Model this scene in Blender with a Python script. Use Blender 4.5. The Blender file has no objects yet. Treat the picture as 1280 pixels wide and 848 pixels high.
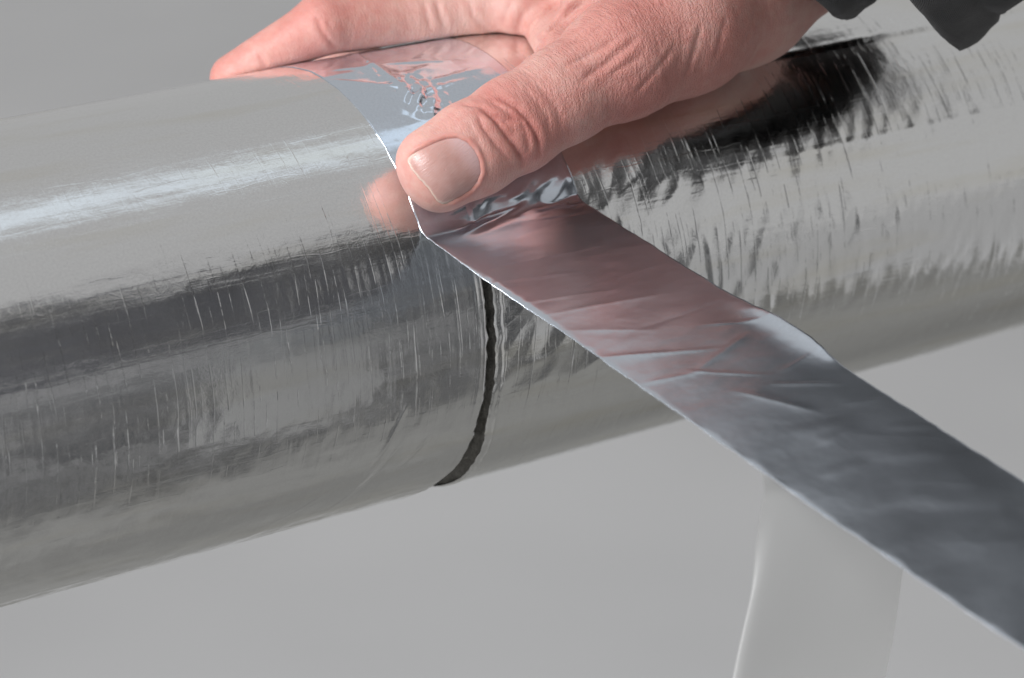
import bpy, math, random
import numpy as np
from mathutils import Vector, Matrix
random.seed(4)
rng = np.random.default_rng(11)
sc = bpy.context.scene
MM = 0.001                                       # everything below is laid out in millimetres, built in metres

# ------------------------------------------------------------------ camera, world, lamps, exposure
FPX, PW, PH = 3800.0, 1280.0, 848.0              # lens in photo pixels
CAM = np.array([-418.762, -689.951, 296.731])
YAW, PIT = math.radians(34.12369), math.radians(21.37213)
FWD = np.array([math.sin(YAW)*math.cos(PIT), math.cos(YAW)*math.cos(PIT), -math.sin(PIT)])
RGT = np.array([math.cos(YAW), -math.sin(YAW), 0.0])
UPV = np.cross(RGT, FWD)
cd = bpy.data.cameras.new('camera'); cam = bpy.data.objects.new('camera', cd); sc.collection.objects.link(cam)
cd.sensor_width = 23.6; cd.lens = FPX/PW*23.6; cd.clip_start = 0.01; cd.clip_end = 100
cam.matrix_world = Matrix((( *[float(v) for v in (RGT[0], UPV[0], -FWD[0])], CAM[0]*MM),
                           ( *[float(v) for v in (RGT[1], UPV[1], -FWD[1])], CAM[1]*MM),
                           ( *[float(v) for v in (RGT[2], UPV[2], -FWD[2])], CAM[2]*MM), (0, 0, 0, 1)))
cd.dof.use_dof = True; cd.dof.focus_distance = 0.792; cd.dof.aperture_fstop = 10.0
sc.camera = cam

world = bpy.data.worlds.new('World'); sc.world = world; world.use_nodes = True
bg = world.node_tree.nodes['Background']; bg.inputs[0].default_value = (1.0, 1.0, 1.0, 1); bg.inputs[1].default_value = 0.42

def area(name, loc, target, sx, sy, power, col):
    l = bpy.data.lights.new(name, 'AREA'); l.shape = 'RECTANGLE'; l.size = sx; l.size_y = sy; l.energy = power; l.color = col
    o = bpy.data.objects.new(name, l); sc.collection.objects.link(o); o.location = loc
    o.rotation_euler = (Vector(target)-Vector(loc)).to_track_quat('-Z', 'Y').to_euler(); return o
area('softbox_overhead', (0.28, 0.0, 1.20), (0.28, 0, 0), 1.25, 0.24, 0.42, (0.70, 0.86, 1.0))
area('softbox_side', (-0.62, -0.08, 0.50), (-0.02, 0, 0.06), 0.34, 0.34, 7.9, (0.98, 0.985, 1.0))

sc.view_settings.view_transform = 'Standard'; sc.view_settings.look = 'None'
sc.view_settings.exposure = 0.0; sc.view_settings.gamma = 1.0
sc.cycles.use_denoising = True
sc.cycles.max_bounces = 10

# ------------------------------------------------------------------ helpers
def ray(px, py):
    d = FWD + RGT*((px-PW/2)/FPX) + UPV*((PH/2-py)/FPX); return d/np.linalg.norm(d)
def on_cyl(px, py, rad):                          # photo pixel -> point on a cylinder round the pipe axis
    d = ray(px, py); a = d[1]**2+d[2]**2; b = CAM[1]*d[1]+CAM[2]*d[2]; c = CAM[1]**2+CAM[2]**2-rad*rad
    return CAM + d*((-b-math.sqrt(max(b*b-a*c, 0)))/a)
def on_y(px, py, y):                              # photo pixel -> point on a plane parallel to the pipe
    d = ray(px, py); return CAM + d*((y-CAM[1])/d[1])
def pix(P):
    d = np.asarray(P)-CAM; z = d@FWD; return np.stack([PW/2+FPX*(d@RGT)/z, PH/2-FPX*(d@UPV)/z], -1)
def smooth(x, a, b):
    t = np.clip((x-a)/(b-a), 0, 1); return t*t*(3-2*t)
def noise(x, y, seed=0):                          # 2-D gradient noise, about -0.7..0.7
    x = np.asarray(x, float); y = np.asarray(y, float)
    xi = np.floor(x).astype(np.int64); yi = np.floor(y).astype(np.int64); xf = x-xi; yf = y-yi
    def g(i, j):
        h = (i*374761393 + j*668265263 + seed*1442695041) & 0xffffffff
        h = ((h ^ (h >> 13))*1274126177) & 0xffffffff; h = (h ^ (h >> 16)) & 0xffff
        return h*(2*np.pi/65536)
    def dot(i, j, dx, dy): a = g(i, j); return np.cos(a)*dx+np.sin(a)*dy
    u = xf**3*(xf*(xf*6-15)+10); v = yf**3*(yf*(yf*6-15)+10)
    n0 = dot(xi, yi, xf, yf)*(1-u)+dot(xi+1, yi, xf-1, yf)*u
    n1 = dot(xi, yi+1, xf, yf-1)*(1-u)+dot(xi+1, yi+1, xf-1, yf-1)*u
    return n0*(1-v)+n1*v
def fbm(x, y, seed=0, o=3):
    s = 0; a = 1.0
    for k in range(o): s = s+a*noise(x*2**k, y*2**k, seed+k*17); a *= 0.5
    return s
def ridge(x, y, seed=0): return 1-np.abs(noise(x, y, seed))*2.2   # sharp crests

def mesh_obj(name, V, Fq, mat, parent=None, sm=True):
    me = bpy.data.meshes.new(name); V = np.asarray(V, np.float32)*MM; Fq = np.asarray(Fq, np.int32)
    n = Fq.shape[1]; me.vertices.add(len(V)); me.vertices.foreach_set('co', V.ravel())
    me.loops.add(Fq.size); me.loops.foreach_set('vertex_index', Fq.ravel())
    me.polygons.add(len(Fq)); me.polygons.foreach_set('loop_start', np.arange(0, Fq.size, n, dtype=np.int32))
    me.polygons.foreach_set('use_smooth', np.full(len(Fq), sm)); me.update(calc_edges=True); me.validate()
    o = bpy.data.objects.new(name, me); sc.collection.objects.link(o); o.parent = parent
    if mat: me.materials.append(mat)
    return o
def grid_faces(nu, nv, wrap=False):
    i, j = np.meshgrid(np.arange(nu-1), np.arange(nv if wrap else nv-1), indexing='ij')
    j2 = (j+1) % nv
    return np.stack([i*nv+j, (i+1)*nv+j, (i+1)*nv+j2, i*nv+j2], -1).reshape(-1, 4)
def add_attr(o, name, val):
    a = o.data.attributes.new(name, 'FLOAT', 'POINT'); a.data.foreach_set('value', np.asarray(val, np.float32))
def add_uv(o, uv):                                # per-vertex uv in millimetres
    l = o.data.uv_layers.new(name='UVMap'); idx = np.empty(len(o.data.loops), np.int32)
    o.data.loops.foreach_get('vertex_index', idx); l.data.foreach_set('uv', np.asarray(uv, np.float32)[idx].ravel())
def tag(o, label=None, cat=None, group=None, kind=None):
    if label: o['label'] = label
    if cat: o['category'] = cat
    if group: o['group'] = group
    if kind: o['kind'] = kind
    return o

# ------------------------------------------------------------------ materials
class NT:
    def __init__(s, name):
        s.m = bpy.data.materials.new(name); s.m.use_nodes = True; s.t = s.m.node_tree; s.b = s.t.nodes['Principled BSDF']; s.out = s.t.nodes['Material Output']
    def n(s, typ, **kw):
        nd = s.t.nodes.new(typ)
        for k, v in kw.items(): setattr(nd, k, v)
        return nd
    def link(s, a, b): s.t.links.new(a, b)
    def set(s, **kw):
        for k, v in kw.items(): s.b.inputs[k.replace('_', ' ')].default_value = v
    def coords(s, uv=False, scale=(1, 1, 1), rot=(0, 0, 0)):
        tc = s.n('ShaderNodeTexCoord'); mp = s.n('ShaderNodeMapping'); mp.inputs['Scale'].default_value = scale; mp.inputs['Rotation'].default_value = rot
        s.link(tc.outputs['UV' if uv else 'Object'], mp.inputs[0]); return mp.outputs[0]
    def noise(s, vec, scale=1, detail=3, rough=.5, dist=0):
        nd = s.n('ShaderNodeTexNoise'); nd.inputs['Scale'].default_value = scale; nd.inputs['Detail'].default_value = detail
        nd.inputs['Roughness'].default_value = rough; nd.inputs['Distortion'].default_value = dist; s.link(vec, nd.inputs['Vector']); return nd.outputs['Fac']
    def math(s, op, a, b=None, c=None):
        nd = s.n('ShaderNodeMath', operation=op)
        for k, v in enumerate((a, b, c)):
            if v is None: continue
            if isinstance(v, (int, float)): nd.inputs[k].default_value = v
            else: s.link(v, nd.inputs[k])
        return nd.outputs[0]
    def ramp(s, fac, stops):
        r = s.n('ShaderNodeValToRGB'); e = r.color_ramp.elements
        while len(e) < len(stops): e.new(.5)
        for k, (p, c) in enumerate(stops): e[k].position = p; e[k].color = c if len(c) == 4 else (*c, 1)
        s.link(fac, r.inputs[0]); return r.outputs[0]
    def bump(s, h, dist, strength=1, prev=None):
        b = s.n('ShaderNodeBump'); b.inputs['Distance'].default_value = dist; b.inputs['Strength'].default_value = strength
        s.link(h, b.inputs['Height'])
        if prev is not None: s.link(prev, b.inputs['Normal'])
        return b.outputs[0]
    def attr(s, name): a = s.n('ShaderNodeAttribute', attribute_name=name); return a.outputs['Fac']

def foil_mat(name, col, rough, crinkle, grain, grid=0.0, dirt=0.0, smooth_attr=None):
    t = NT(name); t.set(Metallic=1.0, Base_Color=(*col, 1))
    uv = t.coords(True)
    s2 = t.noise(t.coords(True, (.035, .9, 1)), 1, 3, .6)         # ripples along the pipe
    s3 = t.noise(uv, 1.5, 5, .65, .4)                             # fine crinkle
    s4 = t.noise(uv, .05, 3, .5)
    s5 = t.noise(uv, .30, 4, .55, 1.2)
    rdg = t.math('ABSOLUTE', t.math('SUBTRACT', s5, .5))          # creased facets
    h = t.math('ADD', t.math('MULTIPLY', rdg, crinkle), t.math('MULTIPLY', s2, crinkle*.5)); h = t.math('ADD', h, t.math('MULTIPLY', s3, grain))
    if grid:                                                     # reinforcement threads pressed through the foil
        sep = t.n('ShaderNodeSeparateXYZ'); t.link(uv, sep.inputs[0]); wob = t.noise(t.coords(True, (.05, .018, 1)), 1, 2)
        for ax, sp, wd, mscale, am in (('X', 4.7, .26, (.10, .05, 1), 1.0), ('X', 3.1, .18, (.16, .09, 1), .6), ('Y', 5.6, .24, (.04, .12, 1), .45)):
            x_ = t.math('ADD', sep.outputs[ax], t.math('MULTIPLY', wob, 5.0)); fr_ = t.math('FRACT', t.math('MULTIPLY', x_, 1/sp))
            dd = t.math('MULTIPLY', t.math('ABSOLUTE', t.math('SUBTRACT', fr_, .5)), sp)
            rg = t.math('MAXIMUM', t.math('SUBTRACT', 1.0, t.math('MULTIPLY', dd, 1/wd)), 0.0)
            mk = t.math('MULTIPLY', t.math('MAXIMUM', t.math('SUBTRACT', t.noise(t.coords(True, mscale), 1, 4, .7), .46), 0.0), 5.0)
            h = t.math('ADD', h, t.math('MULTIPLY', t.math('MULTIPLY', rg, mk), grid*am))
    t.link(t.bump(h, 0.001), t.b.inputs['Normal'])
    r = t.math('ADD', t.math('MULTIPLY', s3, .07), t.math('MULTIPLY', s4, .16)); r = t.math('ADD', r, rough-.115)
    if smooth_attr: r = t.math('SUBTRACT', r, t.math('MULTIPLY', t.attr(smooth_attr), .09))
    t.link(r, t.b.inputs['Roughness'])
    c0 = tuple(c*.93 for c in col); cw = (col[0]*.90, col[1]*.87, col[2]*.78)
    base = t.ramp(s3, [(.3, c0), (.62, col)])
    if dirt:
        mx = t.n('ShaderNodeMix', data_type='RGBA'); t.link(base, mx.inputs['A']); mx.inputs['B'].default_value = (*cw, 1)
        g = t.noise(t.coords(True, (.012, .11, 1)), 1, 3, .55)
        t.link(t.ramp(g, [(.5, (0, 0, 0)), (.72, (dirt,)*3)]), mx.inputs['Factor']); base = mx.outputs['Result']
    t.link(base, t.b.inputs['Base Color'])
    return t.m
M_foil_l = foil_mat('foil_facing', (.89, .89, .89), .18, .06, .012, .048, .5)
M_foil_r = foil_mat('foil_facing_wrinkled', (.90, .90, .895), .14, .065, .010, .055, .6)
M_tape = foil_mat('aluminium_tape', (.80, .865, .955), .22, .012, .006, smooth_attr='stuck'); M_tape.node_tree.nodes['Principled BSDF'].inputs['Metallic'].default_value = .975

t = NT('mineral_wool'); v = t.coords(False, (1000,)*3)
fib = t.noise(t.coords(False, (300, 1400, 1400)), 1, 5, .7, .6)
t.link(t.ramp(fib, [(.3, (.22, .21, .19)), (.7, (.62, .60, .55))]), t.b.inputs['Base Color']); t.set(Roughness=.95)
t.link(t.bump(fib, .0012), t.b.inputs['Normal']); M_wool = t.m

t = NT('steel_pipe'); t.set(Metallic=1.0, Base_Color=(.25, .24, .23, 1), Roughness=.45)
t.link(t.bump(t.noise(t.coords(False, (400,)*3)), .0003), t.b.inputs['Normal']); M_steel = t.m

t = NT('skin'); o_mm = t.coords(False, (1000,)*3)
blot = t.noise(o_mm, .045, 3, .55); fine = t.noise(o_mm, .32, 4, .6)
red = t.attr('red'); pale = t.attr('pale')
k = t.math('ADD', t.math('MULTIPLY', blot, .55), t.math('MULTIPLY', fine, .35)); k = t.math('ADD', k, t.math('MULTIPLY', red, .42)); k = t.math('SUBTRACT', k, t.math('MULTIPLY', pale, .32))
col = t.ramp(k, [(.12, (.66, .47, .41)), (.40, (.63, .375, .325)), (.62, (.575, .26, .222)), (.9, (.48, .165, .138))])
t.link(col, t.b.inputs['Base Color'])
t.set(Roughness=.48, Subsurface_Weight=.35, Subsurface_Radius=(1.0, .38, .22), Subsurface_Scale=.0028, Specular_IOR_Level=.38)
vo = t.n('ShaderNodeTexVoronoi', feature='DISTANCE_TO_EDGE'); vo.inputs['Scale'].default_value = 1.1
wv = t.n('ShaderNodeVectorMath', operation='ADD'); nz = t.n('ShaderNodeTexNoise'); nz.inputs['Scale'].default_value = .5; t.link(o_mm, nz.inputs['Vector'])
t.link(o_mm, wv.inputs[0]); t.link(nz.outputs['Color'], wv.inputs[1]); t.link(wv.outputs[0], vo.inputs['Vector'])
cell = t.math('MINIMUM', vo.outputs['Distance'], .22)
vo2 = t.n('ShaderNodeTexVoronoi', feature='DISTANCE_TO_EDGE'); vo2.inputs['Scale'].default_value = 2.3; t.link(wv.outputs[0], vo2.inputs['Vector'])
cell2 = t.math('MINIMUM', vo2.outputs['Distance'], .2)
lin = t.noise(t.coords(False, (1100, 130, 300), (0, 0, .5)), 1, 3, .6, .8)
tex = t.attr('tex')
hh = t.math('ADD', t.math('MULTIPLY', cell, .55), t.math('MULTIPLY', cell2, .3)); hh = t.math('ADD', hh, t.math('MULTIPLY', lin, .7))
hh = t.math('MULTIPLY', hh, tex)
t.link(t.bump(hh, .0007, 1.0), t.b.inputs['Normal']); M_skin = t.m

t = NT('nail'); ol = t.coords(False, (1000,)*3)
ed = t.attr('edge'); mt = t.attr('moon')
st = t.noise(t.coords(True, (.35, 4, 1)), 1, 2)
c1 = t.ramp(t.math('ADD', t.math('MULTIPLY', st, .3), t.math('MULTIPLY', t.noise(ol, .25), .7)), [(.3, (.50, .27, .235)), (.7, (.57, .355, .32))])
mx = t.n('ShaderNodeMix', data_type='RGBA'); t.link(c1, mx.inputs['A']); mx.inputs['B'].default_value = (.78, .66, .55, 1); t.link(ed, mx.inputs['Factor'])
mx2 = t.n('ShaderNodeMix', data_type='RGBA'); t.link(mx.outputs['Result'], mx2.inputs['A']); mx2.inputs['B'].default_value = (.60, .43, .44, 1); t.link(mt, mx2.inputs['Factor'])
t.link(mx2.outputs['Result'], t.b.inputs['Base Color'])
t.set(Roughness=.22, Subsurface_Weight=.2, Subsurface_Radius=(1, .4, .3), Subsurface_Scale=.001, Specular_IOR_Level=.45)
t.link(t.bump(st, .00012), t.b.inputs['Normal']); M_nail = t.m

t = NT('black_fabric'); ov = t.coords(False, (1000,)*3)
t.link(t.ramp(t.noise(ov, .08, 4), [(.3, (.020, .020, .021)), (.7, (.042, .040, .040))]), t.b.inputs['Base Color'])
t.set(Roughness=.62, Specular_IOR_Level=.35, Sheen_Weight=.25)
w = t.n('ShaderNodeTexWave'); w.inputs['Scale'].default_value = .55; w.inputs['Distortion'].default_value = 2.0; w.inputs['Detail'].default_value = 2; t.link(ov, w.inputs['Vector'])
t.link(t.bump(t.math('ADD', w.outputs['Fac'], t.noise(ov, .5, 4)), .0006, .5), t.b.inputs['Normal']); M_black = t.m

t = NT('grey_board'); ov = t.coords(False, (1, 1, 1))
t.link(t.ramp(t.noise(ov, 1.3, 3), [(.3, (.74, .74, .745)), (.7, (.88, .88, .885))]), t.b.inputs['Base Color']); t.set(Roughness=.6)
t.link(t.bump(t.noise(t.coords(False, (1, 1, 1)), 60, 3), .0006), t.b.inputs['Normal']); M_floor = t.m

t = NT('reflection_mat_grey'); ov = t.coords(False, (1, 1, 1))
t.link(t.ramp(t.noise(ov, 3, 5), [(.3, (.32, .317, .305)), (.7, (.48, .475, .455))]), t.b.inputs['Base Color']); t.set(Roughness=.7); M_refl_mat = t.m  # grey for the added mat mirrored in the foil

t = NT('work_trousers'); ov = t.coords(False, (1000,)*3)
t.link(t.ramp(t.noise(ov, .03, 5), [(.3, (.05, .052, .06)), (.7, (.12, .12, .13))]), t.b.inputs['Base Color']); t.set(Roughness=.8); M_grey = t.m
t = NT('grey_trousers'); ov = t.coords(False, (1000,)*3)
t.link(t.ramp(t.noise(ov, .018, 5), [(.40, (.05, .052, .057)), (.60, (.46, .46, .46))]), t.b.inputs['Base Color']); t.set(Roughness=.8); M_trs = t.m

t = NT('release_liner'); t.set(Base_Color=(.88, .88, .87, 1), Roughness=.22, Specular_IOR_Level=.5, Transmission_Weight=0.0)
tr = t.n('ShaderNodeBsdfTranslucent'); tr.inputs[0].default_value = (.9, .9, .89, 1); ms = t.n('ShaderNodeMixShader'); ms.inputs[0].default_value = .5
t.link(t.b.outputs[0], ms.inputs[1]); t.link(tr.outputs[0], ms.inputs[2]); tp_ = t.n('ShaderNodeBsdfTransparent'); tp_.inputs[0].default_value = (.93, .93, .92, 1); lw = t.n('ShaderNodeFresnel'); lw.inputs[0].default_value = 1.5; ms2 = t.n('ShaderNodeMixShader'); t.link(t.math('ADD', t.math('MULTIPLY', lw.outputs[0], .9), .50), ms2.inputs[0]); t.link(tp_.outputs[0], ms2.inputs[1]); t.link(ms.outputs[0], ms2.inputs[2]); t.link(ms2.outputs[0], t.out.inputs[0])
t.link(t.bump(t.noise(t.coords(True, (.05, .05, 1)), 1, 2), .0008), t.b.inputs['Normal']); M_liner = t.m

# ------------------------------------------------------------------ setting: the pale work surface far below
S = 9000
bv = np.array([[-S, -S, -760], [S, -S, -760], [S, S, -760], [-S, S, -760]])
floor = mesh_obj('floor', bv, [[0, 1, 2, 3]], M_floor, sm=False); tag(floor, 'plain pale grey floor, out of focus', 'floor', kind='structure')

bv2 = np.array([[-700, -1150, -756], [1000, -1150, -756], [1000, 720, -756], [-700, 720, -756]])  # mat added out of view so the foil's underside reflects a darker floor
refl_mat = mesh_obj('reflection_mat', bv2, [[0, 1, 2, 3]], M_refl_mat, sm=False); tag(refl_mat, 'unseen grey mat added to darken reflections in the foil', 'mat', kind='structure')
# ------------------------------------------------------------------ foil-faced pipe insulation, two sections with an open joint
R = 62.5
TH0, TH1 = -80, 120                               # finely meshed arc (degrees above the side that faces the worker)
th = np.radians(np.concatenate([np.linspace(TH0, TH1, 300), np.linspace(TH1, TH0+360, 42)[1:-1]]))
NTH = len(th)
lap_th = math.radians(57.5)
def threads(a, c, sp, wid, seed, jit=.35, slant=.0):  # raised reinforcement threads that show through the foil
    rr = np.random.default_rng(seed); pos = np.cumsum(sp*(1+jit*rr.normal(size=260)*.6).clip(.25))-130*sp
    amp = rr.uniform(.2, 1.0, 260)**2; out = np.zeros_like(a); aa = a+slant*c+noise(a*.02, c*.03, seed)*1.2
    i = np.searchsorted(pos, aa).clip(1, 259)
    for k in (i-1, i): out = np.maximum(out, amp[k]*np.exp(-((aa-pos[k])/wid)**2))
    return out*(.5+1.3*noise(a*.06, c*.06, seed+5)+.5*noise(a*.3, c*.16, seed+6)).clip(0.02, 1.2)
def relief(a, c, right):
    z = np.zeros_like(a)
    z += .22*noise(a/75, c/34, 1)+.08*noise(a/30, c/16, 2)
    if not right:
        z += .060*fbm(a/38, c/3.2, 3, 2)                       # long ripples
        z += .045*fbm(a/2.0, c/30, 4, 2)*(.12+.9*smooth(a, -95, -45)*smooth(c, -12, 6)*smooth(-c, -38, -24))
        z += .030*ridge(a/6, c/5, 10)+.05*noise(a/11, c/7, 11)
        low = smooth(-c, -22, 12)                                # lower half is more crumpled
        z += low*(.30*noise(a/14+c/30, c/9, 6)+.12*fbm(a/6, c/7, 7, 2)+.10*smooth(-c, 40, 55)*ridge(a/30, c/3.5, 27))
        z += .06*threads(a, c, 9.5, .40, 8)+.04*threads(c, a, 6.5, .5, 9)
        for (ax, cx, ln, tilt, hgt) in ((-30, -22, 14, .35, .25), (-33, -38, 17, .55, .3), (-20, -30, 7, .6, .18), (-52, -45, 9, 1.2, .16)):
            z += hgt*np.exp(-(((a-ax)-(c-cx)*tilt)/.7)**2)*np.exp(-((c-cx)/ln*1.6)**4)
    else:
        mid = smooth(c, -22, -8)*smooth(-c, -48, -32)
        z += .020*fbm(a/45, c/4.2, 13, 2)
        z += (.25+.75*mid)*.20*ridge(a/7+c/60, c/26, 14)*smooth(a, 18, 40)*(.5+noise(a/50, c/20, 15)).clip(0.1)
        z += mid*.2*noise(a/5-c/11, c/14, 16)
        z += .08*threads(a, c, 8.4, .42, 18, slant=.06)+.06*threads(c, a, 7, .5, 19)
        z += .035*ridge(a/7, c/6, 24)+.05*noise(a/13, c/8, 25)
        near = smooth(-a, -95, -40)
        z += near*mid*.5*ridge(a/13-c/18, c/17, 20)             # creases beside the tape
        for (ax, cx, ln, tilt, hgt) in ((74, 4, 15, -.10, .22), (58, 8, 9, -.25, .25), (118, 16, 9, -.15, .14), (66, -4, 10, -.5, .2)):
            z += hgt*np.exp(-(((a-ax)-(c-cx)*tilt)/1.1)**2)*np.exp(-((c-cx)/ln*1.4)**4)
        cl = R*lap_th                                            # lengthwise lap of the facing
        z += .35*smooth(c, cl-.5, cl+.5)*smooth(-c, -cl-46, -cl-45)+.45*np.exp(-((c-cl-1.2)/.8)**2)*(.6+.8*noise(a/9, c/9, 22))
        z += .20*np.exp(-((c-cl+30)/.7)**2)*smooth(a, 60, 120)*(.5+noise(a/30, c/9, 23))
    return z
def shell(name, xa, xb, right, mat, parent):
    if not right:
        ax = np.concatenate([np.linspace(xa, -170, 30)[:-1], np.arange(-170, xb-.01, .30), [xb]])
    else:
        ax = np.concatenate([[xa], np.arange(xa+.30, 270, .30), np.linspace(270, xb, 30)[1:]])
    A, T = np.meshgrid(ax, th, indexing='ij')
    Cc = R*np.where(T > math.pi, T-2*math.pi, T)
    z = relief(A, Cc, right)
    # joint edge: ragged cut, foil turned slightly inwards
    if not right:
        e = np.abs(A-xb); A2 = A+np.where(e < 1.3, .65*fbm(Cc/3.2, Cc*0+2.2, 31, 4)*smooth(-e, -1.3, 0), 0)
        A2 = A2-(2.2*smooth(-Cc, 40, 56)+2.6*smooth(-Cc, 54, 68))*smooth(-e, -12, 0)
        z = z-.5*smooth(-e, -.9, 0)**2+.16*np.exp(-((e-2.6)/.5)**2)*(noise(Cc/9, A*0, 34)+.4)
    else:
        e = np.abs(A-xa); open_ = 3.4*smooth(-Cc, 18, 46)+1.6*smooth(-Cc, 44, 60)*1.0
        A2 = A+(open_+.75*fbm(Cc/3.6, Cc*0+7.2, 33, 4))*smooth(-e, -9, 0)
        z = z-.22*smooth(-e, -2.5, -2.2)-.25*smooth(-e, -.8, -.1)**2+.10*smooth(-e, -3.2, -2.5)*smooth(e, 1.9, 2.4)
    rad = R+z
    V = np.stack([A2, -rad*np.cos(T), rad*np.sin(T)], -1).reshape(-1, 3)
    o = mesh_obj(name, V, grid_faces(len(ax), NTH, True), mat, parent)
    add_uv(o, np.stack([A, Cc], -1).reshape(-1, 2)); return o
def wool_face(name, x, sgn, parent, right):
    rr = np.linspace(R-.7, 24, 60); tt = np.linspace(0, 2*math.pi, 360, endpoint=False)
    Rr, T = np.meshgrid(rr, tt, indexing='ij'); c = R*np.where(T > math.pi, T-2*math.pi, T)
    off = 0
    if not right: off = -(2.2*smooth(-c, 40, 56)+2.6*smooth(-c, 54, 68))
    if right: off = (3.4*smooth(-c, 18, 46)+1.6*smooth(-c, 44, 60))
    dx = .9*fbm(Rr/5, T*10, 41, 4)+.7*noise(Rr/2.2, T*26, 44)
    V = np.stack([x+off+sgn*(dx-.4), -Rr*np.cos(T), Rr*np.sin(T)], -1).reshape(-1, 3)
    f = grid_faces(len(rr), 360, True)
    return mesh_obj(name, V, f, M_wool, parent)
def section(name, loc_x, label):
    e = bpy.data.objects.new(name, None); sc.collection.objects.link(e); e.empty_display_size = .05
    return tag(e, label, 'pipe insulation', 'insulation sections on the pipe')
secL = section('insulation_section', 0, 'foil faced pipe insulation section with a dark reflected band, no tape flap hanging over it')
shell('foil_facing', -340, -1.3, False, M_foil_l, secL); wool_face('wool_core', -1.7, 1, secL, False)
secR = section('insulation_section', 0, 'foil faced pipe insulation section with wrinkled facing under the black sleeve and the tape flap')
shell('foil_facing', 1.3, 420, True, M_foil_r, secR); wool_face('wool_core', 1.9, -1, secR, True)
def tube(name, x0, x1, rad, mat, parent=None, n=64):
    T = np.linspace(0, 2*math.pi, n, endpoint=False); xs = np.linspace(x0, x1, 12)
    A, TT = np.meshgrid(xs, T, indexing='ij'); V = np.stack([A, -rad*np.cos(TT), rad*np.sin(TT)], -1).reshape(-1, 3)
    return mesh_obj(name, V, grid_faces(12, n, True), mat, parent)
tag(tube('steel_pipe', -400, 480, 24.6, M_steel), 'dark steel pipe running inside the foil insulation', 'pipe')

# ------------------------------------------------------------------ aluminium tape: stuck part over the joint, free flap pulled towards the worker
XL, XR = -16.4, 34.2
def rel_at(x, c):
    return np.where(x < 0, relief(x, c, False), relief(x, c, True))
TH_DEP = math.radians(33.3)
# cross profile of the tape along its length: arc on the pipe, tight bend, free strip
arc = np.radians(np.concatenate([np.linspace(168, 112, 26)[:-1], np.linspace(112, 33.3, 200)]))
prof = [(-R*math.cos(a), R*math.sin(a), 0.0) for a in arc]
pts = [np.array(p[:2]) for p in prof]
d0 = np.array([-math.sin(TH_DEP), -math.cos(TH_DEP)]); d1 = np.array([-.9955, -.092])
p = pts[-1].copy(); a0 = math.atan2(d0[1], d0[0]); a1 = math.atan2(d1[1], d1[0])
if a0-a1 > math.pi: a1 += 2*math.pi
if a1-a0 > math.pi: a1 -= 2*math.pi
nb = 14
for k in range(nb):
    a = a0+(a1-a0)*(k+1)/nb; p = p+np.array([math.cos(a), math.sin(a)])*.42; pts.append(p.copy())
nflap = 520; step = .62
for k in range(nflap):
    s = k*step; a = a1+.030*math.sin(s/75)-.018*(s/200)
    p = p+np.array([math.cos(a), math.sin(a)])*step; pts.append(p.copy())
pts = np.array(pts); ds = np.r_[0, np.cumsum(np.linalg.norm(np.diff(pts, axis=0), axis=1))]
tg = np.gradient(pts, axis=0); tg /= np.linalg.norm(tg, axis=1)[:, None]; nrm = np.stack([tg[:, 1], -tg[:, 0]], 1)
nrm *= np.sign((nrm[100]*pts[100]).sum())
nst = len(arc); sdep = ds[nst-1]
NA = 96; xs = np.linspace(XL, XR, NA)
Sg, Xg = np.meshgrid(ds, xs, indexing='ij'); w01 = (Xg-XL)/(XR-XL); fl = Sg-sdep     # fl: mm past the peel line
h = np.zeros_like(Sg)
cth = R*np.concatenate([arc, np.full(len(pts)-nst, TH_DEP)])
stuck = smooth(-fl, -1.5, 2.0)
h += stuck*(.08+1.0*rel_at(Xg, np.repeat(cth[:, None], NA, 1)))
# buckles in the stuck part beside the thumb
def crease(cx, cs, dx, ds_, ln, wid, hgt, sharp=True):
    L = math.hypot(dx, ds_); ux, us = dx/L, ds_/L; a = (Xg-cx)*ux+(Sg-cs)*us; b = -(Xg-cx)*us+(Sg-cs)*ux
    pr = np.exp(-np.abs(b)/wid) if sharp else np.exp(-(b/wid)**2)
    return hgt*pr*np.exp(-(a/ln)**4)
s_ang = lambda deg: ds[np.argmin(np.abs(arc-math.radians(deg)))]
tri = lambda v: np.abs(v-np.floor(v)-.5)
for (cx, dg, dx, dd, ln, wd, hg) in ((1, 92, .3, -1, 14, 1.0, .7), (0, 74, .05, -1, 15, .9, .8), (3, 66, .5, -1, 7, .8, .7), (6, 78, 1, -.4, 8, .9, .5), (9, 70, 1, -.15, 9, .8, .5), (-7, 78, 1, .75, 8, .8, .45), (12, 84, 1, .3, 10, 1.1, .35), (18, 74, 1, -.1, 10, .9, .4), (7, 62, 1, .3, 7, .8, .5), (-4, 88, 1, .3, 7, .8, .3), (20, 90, 1, -.5, 9, 1.2, .3)):
    h += crease(cx, s_ang(dg), dx, dd, ln, wd, hg)
wn_ = noise(Xg/14, Sg/14, 50)
buck = np.exp(-((Xg-2.5)/6)**2)*np.exp(-((Sg-s_ang(68))/9)**2)
h += buck*(2.9*tri((Xg*.95+Sg*.45)/4.2+wn_*.9)+1.5*tri((-Xg*.55+Sg*.8)/4.6-wn_*.8)-.35)
h += stuck*.03*fbm(Xg/5, Sg/4, 53, 3)
# crumple at the peel line, below the thumb
pl = np.exp(-((fl-1)/5.5)**2)*smooth(Xg, XL+6, XL+16)
h += pl*(.38*ridge(Xg/12+Sg/9, Sg/8, 55)-.2+.08*noise(Xg/3.5, Sg/5, 56))
h += crease(8, sdep+4, 1, -.30, 12, 1.6, .9, False)+crease(3, sdep+1.5, 1, -.35, 9, 1.0, -.5, False)+crease(22, sdep+6, 1, .1, 9, 2.2, .4, False)
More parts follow.
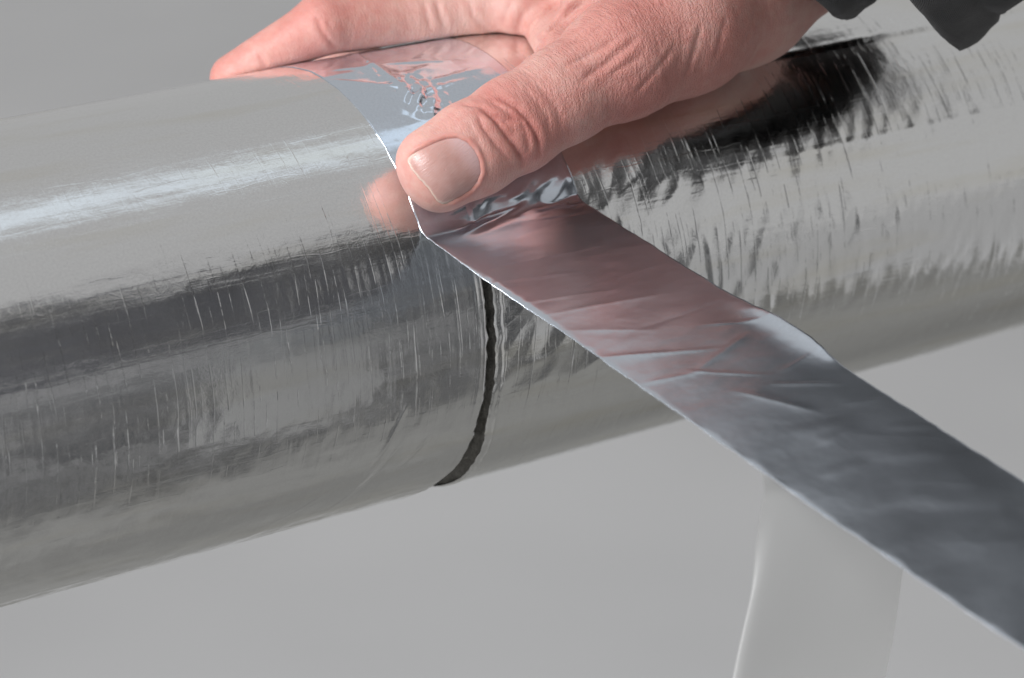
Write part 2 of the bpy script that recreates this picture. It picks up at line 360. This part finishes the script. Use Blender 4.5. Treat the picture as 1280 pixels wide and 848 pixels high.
# soft waves and wrinkles of the free strip
fr = smooth(fl, 3, 20)
h += fr*.05*(tri((Xg*.25+Sg)/19+.8*noise(Xg/25, Sg/25, 65))-.25)*smooth(-fl, -120, -100)
h += fr*(.55*noise(Xg/40, Sg/55, 61)+(.20*noise(Xg/22+Sg/60, Sg/17, 62)+.07*fbm(Xg/11+Sg/24, Sg/6, 63, 2))*(1-.55*smooth(fl, 95, 130))+.012*fbm(Xg/2.2, Sg/2.2, 64, 2))
for (cx, cf, dx, dd, ln, wd, hg) in ((-8, 38, 1, .25, 14, .9, .22), (2, 60, 1, .12, 18, 1.0, .26), (14, 74, 1, -.1, 14, 1.0, -.24), (-2, 88, 1, .32, 15, .9, .28), (12, 95, 1, -.42, 12, .8, .32), (26, 84, 1, .35, 9, .8, .24),
                               (-6, 72, 1, .5, 12, .9, .2), (8, 122, .6, 1, 10, 2.2, .3), (24, 150, 1, .6, 12, 3.4, .12), (10, 142, 1, -.2, 6, 2.2, .2), (18, 172, 1, .7, 12, 4, .1), (28, 132, 1, .2, 6, 1.6, .2),
                               (0, 165, 1, -.6, 12, 3.5, .08), (14, 200, 1, .5, 15, 4, .12), (30, 20, 1, .2, 8, .8, .16), (16, 14, 1, -.2, 12, .8, .16), (24, 11, 1, .15, 10, .7, .18), (4, 30, 1, .05, 20, .5, .10), (-4, 52, 1, .2, 14, .5, .14), (20, 48, 1, -.12, 12, .5, .12), (6, 104, .9, .6, 9, .6, .2), (26, 108, 1, -.3, 7, .6, .22), (-6, 100, 1, .1, 9, .6, .2), (20, 118, 1, .5, 8, .7, .2)):
    h += crease(cx, sdep+cf, dx, dd, ln, wd, hg*(.45 if cf < 80 else .8))
for (cx, cf, dx, dd, ln, wd, hg) in ((1, 155, 1, -.1, 5, 1.5, .5), (29, 147, 1, .35, 5, 1.4, .6), (16, 180, 1, .55, 11, 3.0, .75), (21, 158, 1, .45, 8, 2.0, .45), (9, 137, 1, .15, 7, 1.6, .35), (26, 196, 1, .3, 9, 3.2, .7), (4, 172, 1, .1, 8, 2.4, .35)):
    h += crease(cx, sdep+cf, dx, dd, ln*1.2, wd*1.5, hg*.26, False)
h += smooth(fl, 105, 140)*(.24*noise(Xg/19+Sg/34, Sg/17, 66)+.10*ridge(Xg/24+Sg/30, Sg/24, 67))
# edges: nicked and curled
er = np.exp(-((XR-Xg)/4.5)**2)*np.exp(-((fl-92)/20)**4); h += er*1.1+1.3*np.exp(-((XR-Xg)/1.6)**2)*np.exp(-((fl-96)/13)**4)
er2 = np.exp(-((XR-Xg)/1.2)**2)*fr; h += er2*.22*noise(Sg/7, Sg*0, 71)
el = np.exp(-((Xg-XL)/.8)**2)*fr; h += el*(.22*noise(Sg/8, Sg*0+3, 72)-.06-.55*np.exp(-((fl-42)/22)**4))
Xj = Xg+np.where(w01 > .5, 1, -1)*np.abs(w01*2-1)**8*(.25*fbm(Sg/5, Sg*0+w01*9, 73, 2))+.004*fl.clip(0)*0
Yg = np.repeat(pts[:, 0:1], NA, 1)+h*nrm[:, 0:1]; Zg = np.repeat(pts[:, 1:2], NA, 1)+h*nrm[:, 1:2]
rad_ = np.hypot(Yg, Zg); thv = np.arctan2(Zg, -Yg); thv = np.where(thv < -2, thv+2*math.pi, thv)
need = R+rel_at(Xg, R*thv)+.075; push = np.where((fl < 12) & (rad_ < need), need/rad_, 1.0); Yg = Yg*push; Zg = Zg*push
V = np.stack([Xj, Yg, Zg], -1).reshape(-1, 3)
tape = mesh_obj('foil_tape', V, grid_faces(len(pts), NA), M_tape); add_uv(tape, np.stack([Sg, Xg], -1).reshape(-1, 2))
add_attr(tape, 'stuck', stuck.ravel())
so = tape.modifiers.new('thickness', 'SOLIDIFY'); so.thickness = .09*MM; so.offset = 0
tag(tape, 'shiny aluminium foil tape stuck over the pipe joint with its free end pulled out', 'tape')

# release liner: pale waxed paper peeled off the back of the tape, hanging down
lp = []; li = nst+nb+int(135/step); q = pts[li]-nrm[li]*.4; a = a1
for k in range(140):
    lp.append(q.copy()); s = k*1.0
    tgt = -math.pi/2+.32-.12*math.sin(s/40); tgt = tgt if s > 12 else (-math.pi+.0)+(tgt+math.pi)*smooth(s, 0, 12)
    q = q+np.array([math.cos(tgt), math.sin(tgt)])*1.0
lp = np.array(lp); nl = 26; xl = np.linspace(XL+.3, XR-.3, nl); Sl, Xl = np.meshgrid(np.arange(len(lp))*1.0, xl, indexing='ij')
wl = (Xl-XL)/(XR-XL); bow = (1.0*np.sin(wl*math.pi)+4.2*np.exp(-((wl)/.055)**2)*smooth(Sl, 5, 40))*smooth(Sl, 4, 40)+1.2*noise(Xl/30, Sl/45, 81)*smooth(Sl, 10, 50)
tl_ = np.gradient(lp, axis=0); tl_ /= np.linalg.norm(tl_, axis=1)[:, None]
Xl = Xl+(wl-.35)*6*smooth(Sl, 15, 90)
V = np.stack([Xl, lp[:, 0:1]-bow*np.abs(tl_[:, 1:2]), lp[:, 1:2]+bow*0], -1).reshape(-1, 3)
liner = mesh_obj('release_liner', V, grid_faces(len(lp), nl), M_liner, tape); add_uv(liner, np.stack([Sl, Xl], -1).reshape(-1, 2))
liner['label'] = 'pale translucent release liner hanging from the back of the tape'

# ------------------------------------------------------------------ the worker: right hand as one surface grown from a distance field
def bone(a, b, ra, rb, k=3.0, n=None, s=1.0): return (np.asarray(a, float), np.asarray(b, float), ra, rb, k, n, s)
th_tip = on_cyl(545, 212, R+9.6); th_mid = on_cyl(590, 187, R+12.5); th_ip = on_cyl(643, 156, R+15.0)
th_pp = on_cyl(705, 118, R+19.0); th_mp = on_cyl(778, 74, R+24); th_mc = on_cyl(850, 32, R+27); heel = on_cyl(922, -14, R+25)
side = np.cross(th_ip-th_tip, FWD); side /= np.linalg.norm(side)
ix_tip = on_y(294, 99, 37); ix_dip = on_y(404, 31, 25); ix_pip = on_y(520, 25, 21); ix_pp = on_y(600, 11, 15); ix_mcp = on_y(672, -46, 8)
wrist = on_y(985, -95, -38)
mid_mcp = ix_mcp+np.array([3, 20, 17]); ring_mcp = ix_mcp+np.array([12, 39, 11]); pky_mcp = ix_mcp+np.array([25, 55, -4])
def finger(m, l, y, z, tilt): return None
B = []
NRM = -FWD
for sgn in (-1, 1):
    o = side*sgn
    B += [bone(th_tip+o*2.2, th_mid+o*2.4, 9.4, 9.9, 3, None, 1), bone(th_mid+o*2.4, th_ip+o*2.2, 9.9, 10.4, 3), bone(th_ip+o*2.2, th_pp+o*2.0, 10.4, 10.6, 3)]
B += [bone(th_pp, th_mp, 12.3, 15.5, 4), bone(th_mp, th_mc, 15.5, 18.5, 5), bone(th_mc, heel, 18.5, 20.5, 6), bone(heel, wrist, 20.5, 25, 8)]
B += [bone(ix_tip, ix_dip, 7.2, 8.3, 2), bone(ix_dip, ix_pip, 8.5, 9.6, 2), bone(ix_pip, ix_pp, 9.9, 10.8, 2), bone(ix_pp, ix_mcp, 10.8, 13.2, 3), bone(on_y(652, 12, 4), ix_mcp, 9.5, 12, 3)]
for m, dy, ln, rr in ((mid_mcp, 0, 1.0, 9.3), (ring_mcp, 4, .93, 8.8), (pky_mcp, 8, .76, 7.8)):
    p1 = m+np.array([-22*ln, 20+dy*.6, 0]); p2 = p1+np.array([-10*ln, 18, -36*ln]); p3 = p2+np.array([-2*ln, 0, -25*ln])
    # keep the wrapped fingers outside the pipe
    for P in (p1, p2, p3):
        q_ = math.hypot(P[1], P[2]); need = R+rr+.2
        if q_ < need: P[1:] *= need/q_
    B += [bone(m, p1, rr+3, rr+.8, 3), bone(p1, p2, rr+.6, rr-.2, 2), bone(p2, p3, rr-.2, rr-1.4, 2)]
palm_c = (ix_mcp+wrist)/2
B.append(bone(on_cyl(716, 82, R+13), on_y(680, 24, 4), 7, 8, 2.5))
for m, rr in ((ix_mcp, 13), (mid_mcp, 13.5), (ring_mcp, 13), (pky_mcp, 12)): B.append(bone(m, wrist+(m-ix_mcp)*.25, rr, 21, 8))
B.append(bone(th_mp+(ix_mcp-th_mp)*.45+np.array([4, 0, 2]), th_mc+(mid_mcp-th_mc)*.4, 9.5, 16, 6))     # web and first interosseus
a_dir = .72*RGT+.50*UPV-.30*FWD; a_dir /= np.linalg.norm(a_dir); fore = on_y(1087, -152, -48)+a_dir*80
B.append(bone(wrist, fore, 24, 29, 8))

def sdf(P, bones=None):
    out = np.full(len(P), 40.0)
    for a, b, ra, rb, k, n, s in (bones or B):
        mg = max(ra, rb)+k+9
        ok = np.nonzero(((P > np.minimum(a, b)-mg) & (P < np.maximum(a, b)+mg)).all(1))[0]
        if not len(ok): continue
        Q = P[ok]; o_ = out[ok]; ba = b-a; pa = Q-a; t_ = np.clip((pa@ba)/(ba@ba), 0, 1); q_ = pa-t_[:, None]*ba
        d = np.sqrt((q_*q_).sum(-1))-(ra+(rb-ra)*t_)
        hh_ = np.clip(.5+.5*(d-o_)/k, 0, 1); out[ok] = d*(1-hh_)+o_*hh_-k*hh_*(1-hh_)
    cyl = R+.55-np.hypot(P[..., 1], P[..., 2])                 # pressed flat where it touches the tape
    kk = 1.6; hh_ = np.clip(.5-.5*(cyl-out)/kk, 0, 1); return cyl*(1-hh_)+out*hh_+kk*hh_*(1-hh_)
def sdf_c(P, n=400000):
    return np.concatenate([sdf(P[i:i+n]) for i in range(0, len(P), n)])
def grad(P, e=.15):
    g = np.empty_like(P)
    for k in range(3):
        dlt = np.zeros(3); dlt[k] = e; g[:, k] = sdf_c(P+dlt)-sdf_c(P-dlt)
    return g/np.maximum(np.linalg.norm(g, axis=1), 1e-9)[:, None]
def surface_nets(fn, lo, hi, vox):
    n = np.ceil((hi-lo)/vox).astype(int)+1
    ax = [lo[i]+vox*np.arange(n[i]) for i in range(3)]
    G = np.stack(np.meshgrid(*ax, indexing='ij'), -1).reshape(-1, 3); D = fn(G).reshape(n).astype(np.float32); del G
    neg = D < 0
    c = np.zeros(n-1, np.int8)
    for i in (0, 1):
        for j in (0, 1):
            for k in (0, 1): c += neg[i:n[0]-1+i, j:n[1]-1+j, k:n[2]-1+k]
    act = (c > 0) & (c < 8); idx = -np.ones(n-1, np.int64); idx[act] = np.arange(act.sum()); cells = np.argwhere(act)
    acc = np.zeros((len(cells), 3)); cnt = np.zeros(len(cells))
    corners = [np.array((i, j, k)) for i in (0, 1) for j in (0, 1) for k in (0, 1)]
    for a in range(8):
        for b in range(a+1, 8):
            dlt = corners[b]-corners[a]
            if np.abs(dlt).sum() != 1: continue
            da = D[tuple((cells+corners[a]).T)]; db = D[tuple((cells+corners[b]).T)]; m = (da < 0) != (db < 0)
            tt = np.where(m, da/np.where(m, da-db, 1), 0); acc += np.where(m[:, None], corners[a]+tt[:, None]*dlt, 0); cnt += m
    V = lo+vox*(cells+acc/cnt[:, None]); Fs = []
    for d in range(3):
        u_, v_ = (d+1) % 3, (d+2) % 3
        s0 = [slice(None)]*3; s1 = [slice(None)]*3; s0[d] = slice(0, -1); s1[d] = slice(1, None)
        ch = neg[tuple(s0)] != neg[tuple(s1)]; e = np.argwhere(ch); e = e[(e[:, u_] > 0) & (e[:, v_] > 0) & (e[:, u_] < n[u_]-1) & (e[:, v_] < n[v_]-1)]
        fl_ = neg[tuple(s0)][tuple(e.T)]
        def at(du, dv): q = e.copy(); q[:, u_] -= du; q[:, v_] -= dv; return idx[tuple(q.T)]
        q = np.stack([at(1, 1), at(0, 1), at(0, 0), at(1, 0)], 1); q[~fl_] = q[~fl_][:, ::-1]; Fs.append(q)
    return V, np.concatenate(Fs)
def subdivide(V, Fq):
    E_ = np.concatenate([Fq[:, [0, 1]], Fq[:, [1, 2]], Fq[:, [2, 3]], Fq[:, [3, 0]]]); E_.sort(axis=1)
    U, inv = np.unique(E_, axis=0, return_inverse=True); inv = inv.ravel(); m = len(Fq); nV = len(V)
    em = (V[U[:, 0]]+V[U[:, 1]])/2; fc = V[Fq].mean(1); e = [nV+inv[i*m:(i+1)*m] for i in range(4)]; f_ = nV+len(U)+np.arange(m)
    return np.concatenate([V, em, fc]), np.concatenate([np.stack([Fq[:, i], e[i], f_, e[(i+3) % 4]], 1) for i in range(4)])
allp = np.array([x for b_ in B for x in (b_[0], b_[1])]); lo = allp.min(0)-40; hi = allp.max(0)+40
HV, HF = surface_nets(lambda P: sdf_c(P), lo, hi, 2.2)
for _ in range(2):
    HV, HF = subdivide(HV, HF)
    for it in range(2): g = grad(HV); HV = HV-g*sdf_c(HV)[:, None]*.95
# extra level only where the camera comes close
HN = grad(HV); 
def march(px, py):
    d = ray(px, py); tt = 600.0
    for _ in range(120):
        dd = float(sdf((CAM+d*tt)[None])[0]); tt += dd*.8
        if abs(dd) < .02: break
        if tt > 1400: return None
    return CAM+d*tt
def polyline(pts_):
    out = []
    for (a, b), (c, d) in zip(pts_[:-1], pts_[1:]):
        for k in np.linspace(0, 1, max(3, int(math.hypot(c-a, d-b)/2.2)), endpoint=False):
            P = march(a+(c-a)*k, b+(d-b)*k)
            if P is not None: out.append(P)
    return np.array(out)
disp = np.zeros(len(HV))
def dist_to(pl_):
    m = np.full(len(HV), 1e3); lo_ = pl_.min(0)-6; hi_ = pl_.max(0)+6
    sel = np.where(((HV > lo_) & (HV < hi_)).all(1))[0]; best = np.full(len(sel), 1e3); along = np.zeros(len(sel))
    for i, p_ in enumerate(pl_):
        d_ = np.linalg.norm(HV[sel]-p_, axis=1); mm_ = d_ < best; best[mm_] = d_[mm_]; along[mm_] = i/max(1, len(pl_)-1)
    m[sel] = best; al = np.zeros(len(HV)); al[sel] = along; return m, al
CREASES = [ # photo pixels, depth mm, width mm
    ([(605, 140), (617, 148), (630, 165), (644, 184), (652, 197), (655, 208)], .75, .62),
    ([(622, 122), (645, 134), (660, 150), (670, 167), (674, 182), (673, 196)], .80, .62),
    ([(578, 131), (600, 134), (615, 145), (630, 152), (641, 151)], .45, .6),
    ([(596, 141), (604, 160), (620, 181), (637, 201)], .40, .5),
    ([(640, 146), (650, 152), (657, 163), (661, 182), (658, 194)], .42, .5),
    ([(612, 127), (632, 139), (645, 152)], .35, .5),
    ([(628, 151), (637, 158), (645, 170)], .30, .5),
    ([(655, 112), (672, 128), (683, 146), (688, 168)], .22, .6),
    ([(668, 104), (684, 118), (697, 138), (702, 160)], .2, .6),
    ([(585, 150), (596, 172), (604, 192), (611, 215)], .16, .5),
    ([(800, 46), (776, 64), (758, 80), (740, 92), (724, 105)], .42, .9),
    ([(772, 48), (745, 64), (722, 76), (703, 84)], .34, .8),
    ([(758, 30), (735, 44), (712, 56)], .3, .8),
    ([(802, 70), (785, 80), (762, 94)], .28, .7),
    ([(876, 32), (869, 60), (860, 86), (853, 106)], .32, .6),
    ([(908, 22), (900, 52), (893, 78)], .2, .7),
    ([(842, 60), (826, 82), (806, 104), (792, 120)], .26, .6),
    ([(946, 8), (938, 40), (924, 66)], .2, .8),
    ([(396, 24), (402, 38), (411, 50), (421, 60)], .5, .7),
    ([(408, 24), (414, 38), (424, 52)], .22, .7),
    ([(322, 66), (328, 76), (336, 86)], .3, .7),
    ([(545, 0), (550, 18), (558, 38)], .34, .8), ([(530, 0), (534, 20), (540, 40)], .2, .8),
    ([(586, 2), (592, 20), (604, 34), (618, 42)], .3, .9), ([(628, 30), (634, 14), (640, 2)], .25, .8), ([(648, 46), (650, 30), (656, 12)], .25, .8), ([(668, 57), (682, 44), (698, 28), (716, 12), (732, 2)], 1.7, 1.3), ([(660, 46), (668, 30), (684, 14), (700, 2)], .5, .9),
]
for pts_, dep, wid in CREASES:
    pl_ = polyline(pts_)
    if len(pl_) < 2: continue
    m, al = dist_to(pl_); taper = np.clip(np.minimum(al, 1-al)*5+.25, 0, 1)
    disp -= dep*taper*np.exp(-(m/wid)**2); disp += dep*.42*taper*np.exp(-((m-2.0)/1.2)**2)
# soft forms: folds of loose skin over the knuckle, tendon and web
PXY = pix(HV); facing = (HN@(-FWD)) > .02
un = (HV@(th_mp-th_tip))/np.linalg.norm(th_mp-th_tip); wn = HV@side; dn = HV@FWD
near_th = smooth(-np.linalg.norm(HV-th_mp, axis=1), -48, -20)
disp += near_th*.16*fbm(un/3.2+wn/9, wn/7, 91, 2)+.12*fbm(un/9, wn/9, 92, 2)+.05*fbm(un/1.6, wn/4.5, 93, 2)
# thumbnail bed and nail folds
NAIL = np.array([(512, 199), (513.5, 207), (518, 214), (524.5, 222), (533, 231), (540, 240), (546.5, 249), (554, 253.5), (565, 250.5), (577, 244.5), (588, 237), (596, 227), (600.5, 215), (599, 202), (593, 189), (584, 179), (572, 173.5), (558, 174.5), (545, 179), (533, 184.5), (522, 190)])
def inside_dist(P2, poly):                       # signed pixel distance, positive inside
    dmin = np.full(len(P2), 1e9); ins = np.zeros(len(P2), bool)
    for (x0, y0), (x1, y1) in zip(poly, np.roll(poly, -1, 0)):
        e = np.array([x1-x0, y1-y0]); w_ = P2-np.array([x0, y0]); tt = np.clip((w_@e)/(e@e), 0, 1); dmin = np.minimum(dmin, np.linalg.norm(w_-tt[:, None]*e, axis=1))
        cnd = ((y0 > P2[:, 1]) != (y1 > P2[:, 1])) & (P2[:, 0] < (x1-x0)*(P2[:, 1]-y0)/(y1-y0+1e-9)+x0); ins ^= cnd
    return np.where(ins, dmin, -dmin)
selN = np.where(facing & (PXY[:, 0] > 490) & (PXY[:, 0] < 625) & (PXY[:, 1] > 150) & (PXY[:, 1] < 275) & (np.linalg.norm(HV-th_tip, axis=1) < 30))[0]
sd = inside_dist(PXY[selN], NAIL)/4.85           # mm
tipdir = np.array([-.80, .60]); pr_ = (PXY[selN]-np.array([556, 213]))@tipdir/4.85     # + towards the tip
fold = 1-smooth(pr_, 3.0, 7.5)                    # fold round the root and the sides, none at the free edge
disp[selN] = disp[selN]*(1-smooth(sd, -2.5, -.5)*.8)
disp[selN] += -.75*smooth(sd, -.15, .5)+fold*.55*np.exp(-((sd+.75)/.75)**2)*smooth(-sd, -.25, .15)-fold*.30*np.exp(-((sd+.05)/.28)**2)-(1-fold)*.35*np.exp(-((sd+.2)/.5)**2)
HV2 = HV+HN*disp[:, None]
body = mesh_obj('person', HV2, HF, M_skin)
def blob(c, r_): return np.exp(-(np.linalg.norm(HV-c, axis=1)/r_)**2)
red_ = .40*blob(th_ip-FWD*10, 14)+.40*blob(th_tip+side*0, 11)+.45*blob(on_cyl(850, 70, R+30), 42)+.35*blob(ix_mcp-FWD*8, 18)+.55*blob(ix_dip, 14)+.5*blob(ix_tip, 16)+.25*blob(th_mp-FWD*14, 22)  # thenar blob paints the shaded wrist side darker and redder
for pts_, dep, wid in CREASES[:7]+CREASES[18:19]:
    pl_ = polyline(pts_); m, al = dist_to(pl_); red_ += .35*dep*np.exp(-(m/1.3)**2)
red_[selN] += .25*fold*np.exp(-((sd+.6)/.9)**2)
pale_ = .2*blob(heel-UPV*14, 30)+.5*blob(ix_pip-UPV*8, 16)+.4*blob(ix_mcp-UPV*12-RGT*4, 10)+.35*blob(on_cyl(530, 250, R+4), 7)
add_attr(body, 'red', red_.clip(0, 1.3)); add_attr(body, 'pale', pale_.clip(0, 1))
tex_ = .35+.75*near_th+.25*blob(th_ip-FWD*8, 16)-.2*blob(th_tip, 12); tex_[selN] *= np.clip(1-smooth(sd, -3, 0)*.8, .1, 1)
add_attr(body, 'tex', tex_.clip(.1, 1.2))
tag(body, "worker's bare right hand pressing foil tape with the thumb, arm in black sleeve", 'person')
# thumbnail plate
cen = NAIL.mean(0); nr, na = 22, 84
ang = np.linspace(0, 1, na, endpoint=False)*len(NAIL); i0 = ang.astype(int); tt = ang-i0
P0, P1, P2_, P3 = (NAIL[(i0+k) % len(NAIL)] for k in (-1, 0, 1, 2)); tt = tt[:, None]
rim = .5*((2*P1)+(-P0+P2_)*tt+(2*P0-5*P1+4*P2_-P3)*tt**2+(-P0+3*P1-3*P2_+P3)*tt**3)
rim = rim+((rng.random((na, 2))-.5)*.7)*(((rim-cen)@tipdir) > 18)[:, None]
NV, ee, mo, nuv = [], [], [], []
for k in range(nr):
    f_ = (k/(nr-1))
    for j in range(na):
        q2 = cen+(rim[j]-cen)*f_*1.02; P = march(*q2); NV.append(P)
        dd_ = (1-f_); tip_ = smooth(float((q2-cen)@tipdir), 20, 34)
        ee.append(.8*smooth(f_, .93, .975)*smooth(float((q2-cen)@tipdir), 8, 20)); mo.append(.55*smooth(-float((q2-cen)@tipdir), 16, 38)); nuv.append((float((q2-cen)@tipdir)/4.85, float((q2-cen)@np.array([.6, .8]))/4.85))
NV = np.array(NV); NNv = grad(NV); fr_ = np.repeat(np.linspace(0, 1, nr), na); tp = np.array([smooth(u_[0], 2.0, 6.5) for u_ in nuv])
NV = NV+NNv*((-.10-.30*fr_**6)*(1-tp)+tp*(.10-.10*fr_**8))[:, None]
f_ = grid_faces(nr, na, True); f_ = f_[np.all(f_ >= 0, 1)]
nail = mesh_obj('thumbnail', NV, f_[:, ::-1], M_nail, body); add_attr(nail, 'edge', ee); add_attr(nail, 'moon', mo); add_uv(nail, nuv)
so = nail.modifiers.new('thickness', 'SOLIDIFY'); so.thickness = .35*MM; so.offset = -1

# black jacket: knitted inner cuff, loose outer sleeve, body of the jacket
def sweep(name, cents, rads, mat, parent, nang=140, fold=2.0, seed=0, hem=0.0, ell=1.0, droop=0.0, rag=.6):
    cents = np.asarray(cents, float); n0 = len(cents); t_ = np.linspace(0, n0-1, 160); i = np.minimum(t_.astype(int), n0-2); f = (t_-i)[:, None]
    ext = np.vstack([2*cents[0]-cents[1], cents, 2*cents[-1]-cents[-2]]); a, b, c, d = (ext[i+k] for k in range(4))
    cc = .5*(2*b+(-a+c)*f+(2*a-5*b+4*c-d)*f**2+(-a+3*b-3*c+d)*f**3); rr = np.interp(t_, range(n0), rads)
    ln = np.r_[0, np.cumsum(np.linalg.norm(np.diff(cc, axis=0), axis=1))]; tg_ = np.gradient(cc, axis=0); tg_ /= np.linalg.norm(tg_, axis=1)[:, None]
    u_ = UPV-(tg_@UPV)[:, None]*tg_; u_ /= np.linalg.norm(u_, axis=1)[:, None]; v_ = np.cross(tg_, u_)
    T = np.linspace(0, 2*math.pi, nang, endpoint=False); L_, TT = np.meshgrid(ln, T, indexing='ij')
    fo = fold*(ridge(L_/26+np.sin(TT)*.8, np.cos(TT)*1.6+np.sin(TT)*.7, seed)-.4+.6*noise(L_/60+np.cos(TT), np.sin(TT)*1.4, seed+3))
    fo += .9*fbm(L_/9+3*np.cos(TT), 3*np.sin(TT), seed+7, 3)-1.1*np.exp(-((L_-11)/.9)**2)+.6*np.exp(-((L_-3)/3)**2)
    r_ = rr[:, None]+fo+droop*np.exp(-((TT-math.pi)/.55)**2)*np.exp(-(L_/40)**2)
    P = cc[:, None]+(np.cos(TT)*r_)[..., None]*u_[:, None]+(np.sin(TT)*r_*ell)[..., None]*v_[:, None]
    P = P+(tg_[:, None]*((hem*np.cos(TT)+rag*fbm(np.cos(TT)*3, np.sin(TT)*3, seed+9, 3))*np.exp(-L_/18))[..., None])
    o = mesh_obj(name, P.reshape(-1, 3), grid_faces(160, nang, True), mat, parent)
    so_ = o.modifiers.new('thickness', 'SOLIDIFY'); so_.thickness = 1.4*MM; so_.offset = -1; return o
cuff0 = on_y(968, -88, -42); c_dir = .72*RGT+.50*UPV-.30*FWD; c_dir /= np.linalg.norm(c_dir)
sweep('inner_cuff', [cuff0, cuff0+c_dir*30, cuff0+c_dir*70], [31, 32, 36], M_black, body, fold=1.2, seed=101, hem=-3, rag=.5)
sl0 = on_y(1087, -152, -48); elbow = sl0+c_dir*235; shoulder = np.array([345, -600, 420.0])
sweep('jacket_sleeve', [sl0, sl0+c_dir*60, sl0+c_dir*140, elbow, elbow+(shoulder-elbow)*.5+np.array([60, 0, 10]), shoulder+np.array([-40, 0, 0])], [46, 47, 52, 58, 68, 78], M_black, body, fold=3.2, seed=121, hem=5, droop=6, rag=1.0)
def jacket_sdf(P):
    q_ = (P-np.array([160, -650, -10.0]))/np.array([205, 118, 490]); d = (np.power(np.abs(q_)+1e-9, 2.6).sum(-1)**(1/2.6)-1)*118
    b_ = np.abs(P-np.array([195, -650, -330.0]))-np.array([165, 40, 350]); e0 = np.linalg.norm(np.maximum(b_, 0), axis=1)-70; d = np.minimum(d, e0)
    for a, b, ra, rb in (((345, -610, 395), (-30, -610, 395), 62, 62), ((160, -640, 420), (160, -625, 500), 72, 66), ((-35, -605, 390), (-70, -560, 120), 66, 55)):
        a = np.array(a, float); b = np.array(b, float); ba = b-a; pa = P-a; t_ = np.clip((pa@ba)/(ba@ba), 0, 1); e = np.linalg.norm(pa-t_[:, None]*ba, axis=1)-(ra+(rb-ra)*t_)
        hh_ = np.clip(.5+.5*(e-d)/40, 0, 1); d = e*(1-hh_)+d*hh_-40*hh_*(1-hh_)
    return d
JV, JF = surface_nets(jacket_sdf, np.array([-160., -800, -758]), np.array([460., -480, 600]), 12)
e_ = 2.0; JN = np.stack([jacket_sdf(JV+np.eye(3)[k]*e_)-jacket_sdf(JV-np.eye(3)[k]*e_) for k in range(3)], 1); JN /= np.linalg.norm(JN, axis=1)[:, None]
JV = JV+JN*(9*fbm(JV[:, 0]/70+JV[:, 2]/200, JV[:, 2]/110+JV[:, 0]/150, 131, 3))[:, None]
zc = JV[JF].mean(1)[:, 2]
for nm_, sel_, mt_ in (('jacket_body', zc > 95, M_grey), ('trousers', zc <= 95, M_trs)):
    fs_ = JF[sel_]; us_, iv_ = np.unique(fs_, return_inverse=True); off_ = JN[us_]*(7.0 if nm_ == 'jacket_body' else 0.0)
    mesh_obj(nm_, JV[us_]+off_, iv_.reshape(-1, 4), mt_, body)
